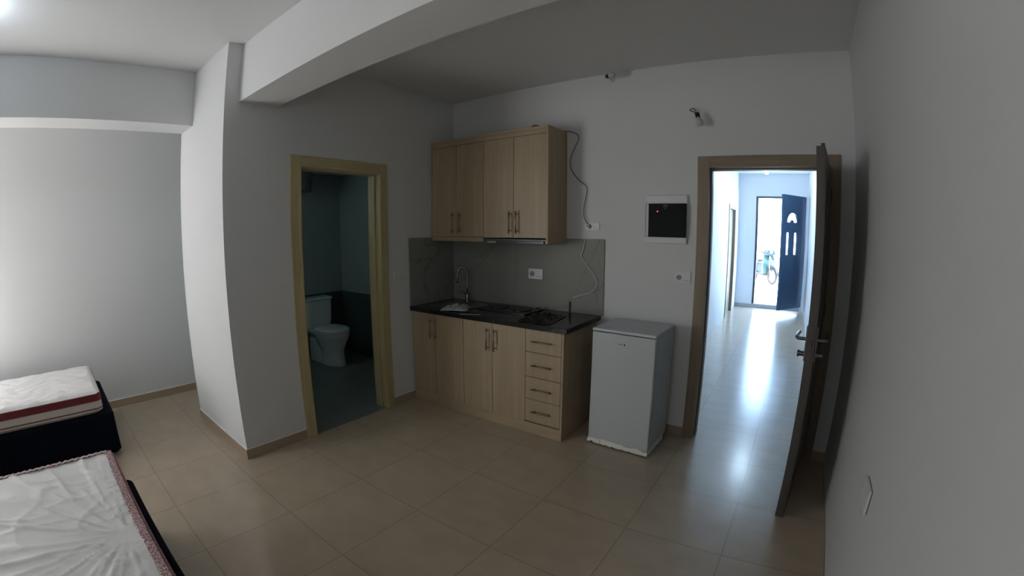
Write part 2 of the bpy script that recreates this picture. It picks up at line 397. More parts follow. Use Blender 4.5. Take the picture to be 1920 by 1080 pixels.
MB().box(LW-.03, -.022, 2.026, LW-.002, -.002, 2.040).xf(LR).build('top_catch', DARKM, leaf, .002)
for hz in (.25, 1.05, 1.80):
    MB().tube([(3.262, -.018, hz), (3.262, -.018, hz+.09)], .008, 10).build('hinge', DARKM, d1)

# bathroom door frame (leaf not in view: it is open inwards behind the wall)
d2 = thing('door_2', None, None, kind='structure')
f = MB(); wd = .082
y0, y1, z1 = -1.7467, -.8474, 2.132
for a, b_ in ((y0, y0+wd), (y1-wd, y1)): f.box(0, a, 0, .012, b_, z1)
f.build('architrave', OAK, d2, .003)
MB().box(0, y0+wd, z1-wd, .012, y1-wd, z1).build('architrave', OAKHY, d2, .003)
f = MB()
f.box(-.14, y0+wd-.018, 0, .020, y0+wd+.002, z1-wd+.002); f.box(-.14, y1-wd-.002, 0, .020, y1-wd+.018, z1-wd+.002)
f.box(-.13, y0+wd+.002, 0, -.045, y0+wd+.016, z1-wd-.014); f.box(-.13, y1-wd-.016, 0, -.045, y1-wd-.002, z1-wd-.014)
f.build('door_lining', OAK, d2, .002)
f = MB(); f.box(-.14, y0+wd-.018, z1-wd-.002, .020, y1-wd+.018, z1-wd+.018); f.box(-.13, y0+wd+.002, z1-wd-.016, -.045, y1-wd-.002, z1-wd-.002)
f.build('door_lining', OAKHY, d2, .002)

# closed side door of the corridor
d3 = thing('door_3', None, None, kind='structure')
f = MB()
f.box(1.869, CY0-.075, 0, 1.883, CY0+.01, 2.125); f.box(1.869, CY1-.01, 0, 1.883, CY1+.075, 2.125)
f.build('architrave', OAKE, d3, .003)
MB().box(1.869, CY0+.01, 2.05, 1.883, CY1-.01, 2.125).build('architrave', OAKE, d3, .003)
f = MB(); f.box(1.79, CY0+.01, 0, 1.83, CY1-.01, 2.05); f.build('door_leaf', OAKE, d3, .002)
f = MB(); f.box(1.75, CY0, 0, 1.869, CY0+.01, 2.06); f.box(1.75, CY1-.01, 0, 1.869, CY1, 2.06); f.box(1.75, CY0+.01, 2.05, 1.869, CY1-.01, 2.06); f.build('door_lining', OAKE, d3)

# front door
NAVYM = mat('navy_painted_metal', (.035, .085, .17), .35)
PANE = mat('frosted_pane', (.95, .98, 1.0), .15, trans=1.0)
d4 = thing('door_4', None, None, kind='structure')
f = MB()
f.box(DX0, 6.94, DZ0, DX0+.045, 7.04, DZ1); f.box(DX1-.03, 6.96, DZ0, DX1, 7.04, DZ1); f.box(DX0+.045, 6.94, DZ1-.04, DX1-.03, 7.04, DZ1)
f.build('door_frame', mat('dark_frame_metal', (.05, .055, .06), .4), d4, .003)
hx, hy = 3.245, 6.915; fx, fy = 2.79, 6.20
a4 = math.atan2(fy-hy, fx-hx); L4 = math.hypot(fx-hx, fy-hy)
R4 = Matrix.Translation((hx, hy, 0)) @ Matrix.Rotation(a4, 4, 'Z')
# leaf as strips around the openings (u from hinge, thickness along local y)
u_ = lambda X: (hx-X)/(hx-fx)*L4
aL, aR = u_(2.872), u_(3.085)      # arch
s1a, s1b = u_(2.868), u_(2.932); s2a, s2b = u_(3.018), u_(3.082)
za0, za1, zs0, zs1 = 1.845, 2.035, 1.20, 1.64
zB, zT = .098, 2.385
lf = MB(); t4 = .045
def strip(u0, u1, zz0, zz1): lf.box(u0, 0, zz0, u1, t4, zz1)
lo_, hi_ = min(aL, aR, s1b, s2b, s1a, s2a), max(aL, aR, s1a, s2a)
strip(0, lo_-.002, zB, zT); strip(hi_+.002, L4, zB, zT)
strip(lo_-.002, hi_+.002, zB, zs0); strip(lo_-.002, hi_+.002, zs1, za0); strip(lo_-.002, hi_+.002, za1, zT)
strip(min(s1a, s1b, s2a, s2b) + abs(s2a-s2b), max(s1a, s1b, s2a, s2b) - abs(s1a-s1b), zs0, zs1)
# spandrels around the arch
uc = (aL+aR)/2; ru = abs(aL-aR)/2; rz = za1-za0; n = 16
for k in range(n):
    t0, t1 = PI*k/n, PI*(k+1)/n
    p0 = (uc+ru*math.cos(t0), za0+rz*math.sin(t0)); p1 = (uc+ru*math.cos(t1), za0+rz*math.sin(t1))
    lf.loft([[(p0[0], y, p0[1]), (p1[0], y, p1[1]), (p1[0], y, za1), (p0[0], y, za1)] for y in (0, t4)])
# half round hub at the foot of the fanlight
hub = [(uc+.045*math.cos(PI*k/8), za0-.001+.05*math.sin(PI*k/8)) for k in range(9)]
lf.loft([[(a, y, b) for a, b in hub] for y in (0, t4)])
# raised lower panel
lf.box(.14, -.006, .25, L4-.14, .0, 1.02); 
l4 = lf.xf(R4).build('door_leaf', NAVYM, d4, 0)
for (a, b_, c, d_) in ((min(s1a, s1b), max(s1a, s1b), zs0, zs1), (min(s2a, s2b), max(s2a, s2b), zs0, zs1), (min(aL, aR), max(aL, aR), za0, za1)):
    MB().box(a, .018, c, b_, .026, d_).xf(R4).build('glass_pane', PANE, l4)
hb = MB().tube(spline([(L4-.06, 0, 1.13), (L4-.06, -.05, 1.13), (L4-.17, -.055, 1.13)], 4), .010, 8)
hb.xf(R4).build('lever_handle', STEEL, l4)
struct('floor_outside', mat('sunlit_pavement', (.80, .80, .78), .7, var=.04, vscale=3), [(-12, 7.1, -.12, 16, 40, 0.0)])

# ------------------------------------------------------------------ kitchen: worktop, cabinets
CT, CDp, CWd = .8826, .6065, 1.604
SY = -.5856; ST = .8424; PL = .089
def bar_handle(parent, x, z, y, length, vertical=True):
    b = MB(); h = length/2
    if vertical:
        b.tube([(x, y-.030, z-h), (x, y-.030, z+h)], .0055, 10)
        for s in (-1, 1): b.tube([(x, y, z+s*(h-.022)), (x, y-.030, z+s*(h-.022))], .004, 8)
    else:
        b.tube([(x-h, y-.030, z), (x+h, y-.030, z)], .0055, 10)
        for s in (-1, 1): b.tube([(x+s*(h-.022), y, z), (x+s*(h-.022), y-.030, z)], .004, 8)
    return b.build('handle', BRASS, parent, smooth=True)
def base_unit(label, x0, x1, doors, hx):
    t = thing('base_cabinet', label, 'cabinet', (x0, 0, 0), group='kitchen base cabinets')
    w = x1-x0
    c = MB()
    c.box(0, SY+.02, PL+.003, .016, -.02, ST); c.box(w-.016, SY+.02, PL+.003, w, -.02, ST)
    c.box(.016, SY+.02, PL+.003, w-.016, -.02, PL+.02); c.box(.016, -.03, PL+.02, w-.016, -.02, ST); c.box(.016, SY+.02, ST-.018, w-.016, -.02, ST)
    c.build('carcass', CAB, t)
    for (a, b_), h in zip(doors, hx):
        d = box('door', CAB, a-x0+.0020, SY, PL+.004, b_-x0-.0020, SY+.0185, ST-.003, t, .0015)
        q = bar_handle(d, 0, 0, 0, .18); q.location = (h-x0-(a+b_-2*x0)/2, -.00925, .71-PL-.004)
    return t
base_unit('pale wood base cabinet under the sink, left end of the row, two doors', .003, .6238, ((.012, .297), (.297, .6238)), (.257, .317))
base_unit('pale wood base cabinet with two doors, between sink cabinet and drawers', .6238, 1.2474, ((.6238, .929), (.929, 1.2474)), (.892, .967))
t = thing('drawer_cabinet', 'narrow pale wood base cabinet with four drawers next to the fridge', 'cabinet', (1.2474, 0, 0), group='kitchen base cabinets')
c = MB(); w_ = 1.574-1.2474
c.box(0, SY+.02, PL+.003, .016, -.02, ST); c.box(.016, SY+.02, PL+.003, w_-.018, -.02, PL+.02); c.box(.016, -.03, PL+.02, w_-.018, -.02, ST); c.box(.016, SY+.02, ST-.018, w_-.018, -.02, ST)
c.build('carcass', CAB, t)
MB().box(w_-.018, SY, 0, w_, -.01, ST).build('side_panel', CAB, t, .001)
zs = [.104, .288, .468, .664, ST-.003]
for a, b_ in zip(zs, zs[1:]):
    d = box('drawer', CAB, .0015, SY, a+.002, w_-.0205, SY+.0185, b_-.002, t, .0015)
    q = bar_handle(d, 0, 0, 0, .17, False); q.location = (0, -.00925, (b_-a)*.50)
p = box('plinth', CABH, .003, SY+.006, 0, 1.5555, SY+.022, PL, None, .001); tag(p, 'long pale wood plinth board under the base cabinets', 'plinth')

top = struct('worktop', MARB, [(.002, -CDp, ST+.001, CWd, -.002, CT)], None, .003); del top['kind']
tag(top, 'black marble worktop with faint white veins on the base cabinets', 'worktop')
# splashback: stone slabs standing on the worktop along both walls
sb = thing('splashback', 'grey veined stone splashback behind sink and hob', 'splashback', (0, 0, 0))
MB().box(.001, -.604, CT+.0005, .0115, -.0125, 1.5024).build('side_slab', SPLASH, sb, .001)
MB().box(.001, -.0120, CT+.0005, .7615, -.001, 1.5024).build('back_slab', SPLASH, sb, .001)
MB().box(.7625, -.0120, CT+.0005, 1.6199, -.001, 1.5024).build('back_slab', SPLASH, sb, .001)

# wall cabinets
UY, UT = -.3118, 2.3926
def wall_unit(label, x0, x1, zb, doors, hx, dz0, side, rail):
    t = thing('wall_cabinet', label, 'cabinet', (x0, 0, zb), group='kitchen wall cabinets')
    w = x1-x0; h = UT-zb
    c = MB(); zl = dz0-zb
    c.box(0, UY+.02, zl, .016, -.002, h-.022); c.box(w-.018-(.002 if side else 0), UY+.02, zl, w-(.018 if side else 0), -.002, h-.022)
    c.box(.016, UY+.02, zl, w-.018, -.002, zl+.018); c.box(.016, -.012, zl+.018, w-.018, -.002, h-.022)
    c.build('carcass', CAB, t)
    MB().box(0, UY-.004, h-.022, w, -.001, h).build('top_board', CABH, t, .001)
    MB().box(0, UY, h-.060, w-(.018 if side else 0), UY+.018, h-.022).build('top_rail', CABH, t, .001)
    if side: MB().box(w-.018, UY-.003, 0, w, -.001, h-.022).build('side_panel', CAB, t, .001)
    if rail: MB().box(0, UY+.001, 0, w, UY+.018, zl-.003).build('bottom_rail', CABH, t, .001)
    for (a, b_), hh in zip(doors, hx):
        d = box('door', CAB, a-x0+.0020, UY, zl+.001, b_-x0-.0020, UY+.0185, h-.0625, t, .0015)
        q = bar_handle(d, 0, 0, 0, .18); q.location = (hh-x0-(a+b_-2*x0)/2, -.00925, 1.632-dz0)
    return t
wall_unit('pale wood wall cabinet above the sink with a light rail below', .003, .6273, 1.4711, ((.014, .318), (.318, .6273)), (.289, .366), 1.511, False, True)
wall_unit('pale wood wall cabinet above the hob with a deep side panel', .6273, 1.2721, 1.4612, ((.6273, .943), (.943, 1.2541)), (.917, .986), 1.507, True, False)
rh = thing('range_hood', 'slim dark cooker hood tucked under the right wall cabinet', 'hood', (.635, 0, 1.452))
MB().box(.0, -.290, .004, .612, -.022, .045).build('housing', mat('hood_grey', (.09, .095, .09), .35), rh, .003)
MB().box(.02, -.302, .006, .592, -.2905, .030).build('visor', mat('hood_visor', (.03, .032, .03), .3), rh, .002)
MB().box(.030, -.3055, .010, .125, -.3025, .027).build('switch_panel', mat('hood_switch', (.30, .38, .36), .2), rh, .001)

# sink, tap, hob, bits on the worktop
sk = thing('sink', 'dark steel inset sink with drainer in the left of the worktop', 'sink', (.33, -.32, CT))
b = MB(); n = 28
def rrect(hx, hy, r, z, cx=0, cy=0, n=6):
    out = []
    for qx, qy, a0 in ((1, 1, 0), (-1, 1, PI/2), (-1, -1, PI), (1, -1, 3*PI/2)):
        for k in range(n+1):
            a = a0 + PI/2*k/n; out.append((cx+qx*(hx-r)+r*math.cos(a), cy+qy*(hy-r)+r*math.sin(a), z))
    return out
b.loft([rrect(.235, .195, .05, .0005), rrect(.235, .195, .05, .005), rrect(.19, .15, .05, .0055), rrect(.185, .145, .05, .0030), rrect(.175, .135, .05, .0012)], True)
b.build('basin', STEEL, sk, smooth=False)
MB().lathe([(.022, .0012), (.022, .004), (.012, .0045)], (0, 0, 0), 16).build('drain', DARKM, sk)
tp = thing('kitchen_tap', 'tall chrome swan neck tap standing behind the sink', 'tap', (.262, -.10, CT))
b = MB(); b.lathe([(.026, .0005), (.026, .012), (.021, .016), (.020, .075), (.014, .085)], n=20)
pts = [(0, 0, .08), (0, 0, .25)]
for k in range(1, 10):
    a = PI*k/9; pts.append((-.037+.037*math.cos(a)*1.0, -.03+.03*math.cos(a), .25+.085*math.sin(a)))
pts.append((-.075, -.061, .225))
b.tube(spline(pts, 3), .0105, 12); b.tube([(-.075, -.061, .228), (-.075, -.061, .190)], .0135, 12)
b.build('spout', mat('tap_chrome', (.30, .30, .30), .10, 1.0), tp, smooth=True)
b = MB(); b.tube([(0, 0, .06), (-.035, -.028, .100), (-.058, -.046, .108)], [.010, .007, .005], 10)
b.build('lever', DARKM, tp, smooth=True)
hb_ = thing('hob', 'flat black electric hob set into the worktop below the hood', 'hob', (.84, -.20, CT))
MB().loft([rrect(.25, .155, .02, .0005), rrect(.25, .155, .02, .010), rrect(.244, .149, .02, .012)]).build('hob_plate', mat('hob_enamel', (.02, .021, .02), .25), hb_)
for x in (-.12, .12):
    MB().lathe([(.088, .0122), (.088, .018), (.08, .020), (.02, .019)], (x, 0, 0), 28).build('hot_plate', BLK, hb_)
MB().tube([(.225, .10, .012), (.225, .10, .030)], .017, 14).build('knob', CHROME, hb_)
# crumpled black plastic bundle
def crumple(name, m, cx, cy, z, hx, hy, hz, seed, rot=0, n=26, zmul=1.0):
    b = MB(); g = []
    for i in range(n+1):
        row = []
        for j in range(n+1):
            u, v = i/n*2-1, j/n*2-1
            e = max(0, (1-abs(u)**2.6)*(1-abs(v)**2.6))
            nz = noise.noise(Vector((u*2.3, v*2.3, seed)))*.5+abs(noise.noise(Vector((u*5, v*5, seed+4))))*.9
            wob = noise.noise(Vector((u*1.5, v*1.5, seed+9)))*.18
            row.append(b.bm.verts.new((u*hx*(1+wob), v*hy*(1+wob), .0015+hz*e**.6*(.35+nz)*zmul)))
        g.append(row)
    for i in range(n):
        for j in range(n): b.bm.faces.new((g[i][j], g[i+1][j], g[i+1][j+1], g[i][j+1]))
    o = b.build(name, m, None, solid=.001); o.location = (cx, cy, z); o.rotation_euler = (0, 0, rot); return o
o = crumple('plastic_bag', mat('black_bag', (.008, .008, .008), .22), 1.275, -.40, CT+.001, .135, .19, .045, 3.0, .15)
tag(o, 'crumpled black plastic bag lying on the worktop right of the hob', 'bag')
o = crumple('plastic_sheet', mat('crumpled_film', (.40, .42, .42), .25), .455, -.47, CT+.0075, .115, .115, .045, 11.0, .5)
tag(o, 'crumpled pale plastic sheet lying at the sink', 'plastic sheet')
o = MB().box(-.085, -.0035, 0, .085, .0035, .0015).build('paper_strip', mat('paper', (.62, .60, .55), .6)); o.location = (.70, -.575, CT+.0005); o.rotation_euler = (0, 0, .55)
tag(o, 'thin pale strip lying at the front edge of the worktop', 'strip')

# ------------------------------------------------------------------ wires and cables
def wire(name, pts, r, m, label, cat, k=7):
    o = MB().tube(spline(pts, k), r, 8).build(name, m, None, smooth=True); return tag(o, label, cat)
GREYW = mat('grey_wire', (.05, .05, .05), .5)
wire('power_cable', [(1.05, -.10, UT+.006), (1.16, -.05, UT+.012), (1.26, -.03, UT+.004), (1.319, -.022, 2.386), (1.377, -.02, 2.357), (1.384, -.02, 2.313), (1.343, -.02, 2.237), (1.309, -.02, 2.151), (1.324, -.02, 2.062), (1.393, -.02, 1.98), (1.458, -.02, 1.925), (1.459, -.02, 1.861), (1.440, -.02, 1.775), (1.439, -.02, 1.689), (1.460, -.022, 1.642), (1.480, -.03, 1.618)], .0032, GREYW, 'thin dark cable hanging from the wall cabinet top to the wall socket', 'cable')
wire('white_cable', [(1.452, -.018, 1.498), (1.432, -.018, 1.40), (1.42, -.018, 1.363), (1.47, -.018, 1.291), (1.534, -.018, 1.216), (1.566, -.018, 1.144), (1.523, -.018, 1.076), (1.442, -.018, 1.042), (1.344, -.018, 1.011)], .0045, WHITEP2, 'white cable hanging in a loop over the stone splashback', 'cable')
wire('black_cable_end', [(1.322, -.018, .975), (1.322, -.018, .93), (1.322, -.022, .888)], .006, mat('dark_cable', (.03, .03, .03), .5), 'short dark cable end standing against the splashback', 'cable')
wr = thing('loose_wires', 'loose dark wires lying on top of the right wall cabinet', 'wires', (.95, -.2, UT))
MB().tube(spline([(-.10, 0, .006), (-.06, -.01, .012), (-.03, 0, .006)], 5), .005, 8).build('wire', BLK, wr, smooth=True)
MB().tube(spline([(.02, -.03, .010), (.06, -.03, .012), (.11, -.03, .018), (.13, -.02, .034), (.16, -.02, .03), (.22, -.04, .010)], 5), .005, 8).build('wire', BLK, wr, smooth=True)
MB().tube([(.005, -.03, .010), (.03, -.03, .012)], .011, 8).build('connector', BLK, wr, smooth=True)

# ------------------------------------------------------------------ sockets and switches
def socket(label, loc, rz, w, h, plates, group='sockets and switches', seams=True):
    """wall plate; local -y faces into the room. plates: list of 'socket' / 'blank' / 'switch' cells"""
    t = thing('wall_socket' if 'socket' in plates else 'wall_plate', label, 'socket' if 'socket' in plates else 'switch', loc, rz, group)
    MB().box(-w/2, -.010, 0, w/2, 0, h).build('cover_plate', WHITEP, t, .003)
    n = len(plates); cw = (w-.012)/n
    for i, k in enumerate(plates):
        cx = -w/2+.006+cw*(i+.5)
        if k == 'socket':
            r = min(cw, h)*.36
            b = MB(); N = 22
            b.loft([[(cx+rr*math.cos(2*PI*q/N), y, h/2+rr*math.sin(2*PI*q/N)) for q in range(N)] for rr, y in ((r, -.0102), (r*.96, -.0135), (r*.86, -.0130), (r*.80, -.0104))])
            b.build('socket_insert', mat('socket_recess', (.28, .29, .29), .4), t)
            b = MB()
            for s in (-1, 1): b.tube([(cx+s*r*.42, -.0104, h/2), (cx+s*r*.42, -.0112, h/2)], r*.15, 8)
            b.build('pin_holes', BLK, t)
        elif k == 'switch':
            MB().box(cx-cw*.42, -.0135, h*.14, cx+cw*.42, -.010, h*.86).build('rocker', WHITEP2, t, .002)
        else:
            MB().box(cx-cw*.42, -.0115, h*.20, cx+cw*.42, -.010, h*.30).build('label_strip', WHITEP2, t)
    return t
socket('white wall socket plate low beside the entry door frame', (2.254, -.0002, 1.196), 0, .122, .086, ['socket', 'blank'])
socket('white double socket on the stone splashback behind the worktop', (.980, -.0124, 1.143), 0, .145, .092, ['socket', 'blank'])
t = socket('white wall socket with a plug in it above the splashback corner', (1.512, -.0002, 1.574), 0, .115, .062, ['socket', 'blank'])
MB().tube([(-.040, -.012, .031), (-.040, -.034, .031)], .017, 14).build('plug', WHITEP, t, smooth=False)
MB().tube([(-.040, -.034, .031), (-.034, -.044, .036)], .007, 8).build('plug_grip', CHROME, t)
socket('white switch plate between the bathroom door and the splashback', (.0002, -.73, 1.128), PI/2, .115, .082, ['blank', 'switch'])
pl = thing('wall_plate', 'white blank cover box low on the right wall near the camera', 'socket', (W-.0002, -1.595, .602), -PI/2, 'sockets and switches')
MB().box(-.064, -.003, 0, .064, 0, .096).build('back_box', mat('plate_gap', (.08, .08, .08), .6), pl, .001)
MB().box(-.066, -.014, -.002, .066, -.003, .098).build('cover_plate', WHITEP, pl, .003)

# electrical panel
ep = thing('electrical_panel', 'white fuse box with smoked black door left of the entry door', 'fuse box', (2.118, 0, 1.485))
MB().box(-.156, -.022, 0, .156, -.0005, .358).build('panel_frame', WHITEP, ep, .006)
b = MB(); prof = [(-.156, -.0225), (-.156, -.0405), (-.153, -.0415), (-.131, -.044), (.150, -.044), (.154, -.040), (.154, -.0225)]
b.loft([[(x, y, z) for x, y in prof] for z in (.047, .296)])
dr = b.build('panel_door', SMOKE, ep, .002)
MB().tube([(-.062, -.0442, .237), (-.062, -.0455, .237)], .0055, 10).build('indicator_light', mat('red_led', (.9, .05, .08), .4, emit=((1, .06, .10), 1.6)), ep)
b = MB().box(-.016, -.050, .268, .018, -.0442, .290); b.tube([(.0, -.0445, .258), (.0, -.052, .258)], .008, 12)
b.build('door_latch', mat('smoked_latch', (.05, .06, .06), .08, coat=1), ep, .001)

# bare bulb holders on the wall
def bulb_holder(label, loc, pts, bulb):
    t = thing('bulb_holder', label, 'light fitting', loc, group='bare bulb holders on the back wall')
    MB().tube(spline(pts, 5), .0035, 7).build('wire', BLK, t, smooth=True)
    MB().tube([(0, -.0005, -.0), (0, -.012, 0)], .022, 12).build('wall_rose', WHITEP2, t)
    d = Vector(bulb)
    b = MB(); p = Vector(pts[-1])
    b.tube([p, p+d*.035], .017, 12); b.build('socket', BLK, t)
    b = MB(); b.tube([p+d*s for s in (.035, .045, .06, .08, .095, .104)], [.012, .014, .025, .029, .022, .006], 14)
    b.build('bulb', mat('frosted_bulb', (.56, .57, .56), .3), t, smooth=True)
    return t
bulb_holder('bare bulb on bent wires on the back wall above the fuse box, near the door', (2.335, 0, 2.455), [(0, -.01, 0), (-.01, -.05, .012), (-.03, -.075, -.005), (.0, -.08, -.022), (.02, -.07, -.03)], (.25, -.15, -.95))
bulb_holder('bare bulb holder with loose wires high on the back wall at the ceiling', (1.675, 0, 2.782), [(0, -.01, 0), (-.025, -.05, .022), (-.02, -.09, .0), (.0, -.10, -.005)], (.75, -.5, -.15))

# ------------------------------------------------------------------ fridge
fr = thing('mini_fridge', 'small white under counter fridge standing between drawers and entry door', 'fridge', (1.982, -.262, 0), -.035)
hx_ = .2355
MB().box(-hx_, -.165, .03, hx_, .205, .868).build('body', FRIDGE, fr, .006)
dr = MB().box(-hx_, -.212, .035, hx_, -.168, .862).build('door', FRIDGE, fr, .008)
MB().box(-hx_-.001, -.213, .868, hx_+.001, .208, .8885).build('top', FRTOP, fr, .006)
b = MB(); gx = [-.036, -.028, -.019, -.009, .002]
for i, (x, hgt, wd_) in enumerate(((-.036, .007, .003), (-.029, .005, .005), (-.019, .006, .006), (-.009, .005, .005))): b.box(x, -.2130, .795-hgt/2, x+wd_, -.2120, .795+hgt/2)
b.box(.008, -.2130, .788, .018, -.2120, .801)
b.build('logo_badge', BLK, dr)
for x, a in ((-.19, -.14), (.19, -.14), (-.19, .17), (.19, .17)): MB().tube([(x, a, 0), (x, a, .03)], .018, 12).build('foot', BLK, fr)
# torn white packing film hanging round the foot
b = MB(); n = 60; top_, bot_ = [], []
path = [(-hx_-.004, .10), (-hx_-.004, -.218), (hx_+.004, -.218), (hx_+.004, .12)]
def along(p, t):
    seg = [math.dist(p[i], p[i+1]) for i in range(3)]; d = t*sum(seg)
    for i, s in enumerate(seg):
        if d <= s or i == 2: f_ = min(1, d/s); return (p[i][0]+(p[i+1][0]-p[i][0])*f_, p[i][1]+(p[i+1][1]-p[i][1])*f_)
        d -= s
for k in range(n+1):
    x, y = along(path, k/n); nz = noise.noise(Vector((k*.33, 1.7, 0)))
    wv = .004*noise.noise(Vector((k*.8, 5, 0)))
    top_.append(b.bm.verts.new((x*(1+wv), y+wv, .050+.016*nz))); bot_.append(b.bm.verts.new((x*(1.01+wv), y*1.01+wv*2, .010+max(0, .022*noise.noise(Vector((k*.45, 8.1, 0)))))))
for k in range(n): b.bm.faces.new((top_[k], top_[k+1], bot_[k+1], bot_[k]))
b.build('packing_film', mat('packing_film', (.80, .80, .76), .5), fr, solid=.0012)
MB().box(-hx_+.01, -.195, .012, hx_-.01, .19, .030).build('base_tray', mat('fridge_base', (.06, .06, .06), .6), fr)

# ------------------------------------------------------------------ bathroom
tl = thing('toilet', 'white close coupled toilet in the dark bathroom with its lid closed', 'toilet', (-1.990, -.475, 0))
def oval(cx, hx, hy, z, n=28, sq=2.3):
    out = []
    for k in range(n):
        a = 2*PI*k/n; c, s = math.cos(a), math.sin(a)
        out.append((cx+hx*math.copysign(abs(c)**(2/sq), c), hy*math.copysign(abs(s)**(2/sq), s), z))
    return out
MB().loft([oval(.43, .205, .115, 0), oval(.43, .205, .112, .02), oval(.42, .195, .105, .10), oval(.41, .20, .108, .18), oval(.41, .235, .14, .27), oval(.42, .255, .17, .34), oval(.42, .262, .182, .385), oval(.42, .262, .182, .395), oval(.42, .235, .15, .398)]).build('bowl', PORC, tl, smooth=True)
MB().loft([oval(.19, .19, .10, 0.0, sq=4), oval(.19, .19, .10, .30, sq=4), oval(.19, .185, .17, .385, sq=4), oval(.19, .185, .17, .41, sq=4)]).build('pedestal', PORC, tl, smooth=False, bevel=.004)
MB().loft([oval(.44, .235, .18, .3985), oval(.44, .242, .186, .405), oval(.44, .242, .186, .418), oval(.44, .236, .182, .421)]).build('seat', PORC, tl, smooth=False, bevel=.002)
MB().loft([oval(.435, .238, .183, .4225), oval(.435, .244, .188, .43), oval(.435, .236, .182, .445), oval(.435, .20, .15, .452), oval(.435, .08, .06, .454)]).build('lid', PORC, tl, smooth=True)
MB().loft([oval(.10, .088, .155, .412, sq=6), oval(.10, .095, .178, .50, sq=6), oval(.10, .098, .187, .745, sq=6)]).build('tank', PORC, tl, smooth=False, bevel=.006)
MB().loft([oval(.102, .105, .195, .747, sq=7), oval(.102, .107, .197, .760, sq=7), oval(.102, .103, .193, .778, sq=7)]).build('tank_lid', PORC, tl, smooth=False, bevel=.005)
MB().lathe([(.022, .7785), (.022, .784), (.012, .786)], (.102, 0, 0), 16).build('flush_button', CHROME, tl)
wh = thing('water_heater', 'dark glossy cylindrical tank hanging high in the bathroom behind the door frame', 'water heater', (-1.72, -.78, 2.02))
MB().lathe([(.0, 0), (.15, 0), (.17, .008), (.175, .02), (.175, .245), (.16, .262), (0, .266)], n=40, cap=False).build('tank', mat('heater_enamel', (.22, .24, .24), .10, .6), wh, smooth=True)
MB().box(-.262, -.06, .05, -.165, .06, .20).build('wall_bracket', DARKM, wh, .002)

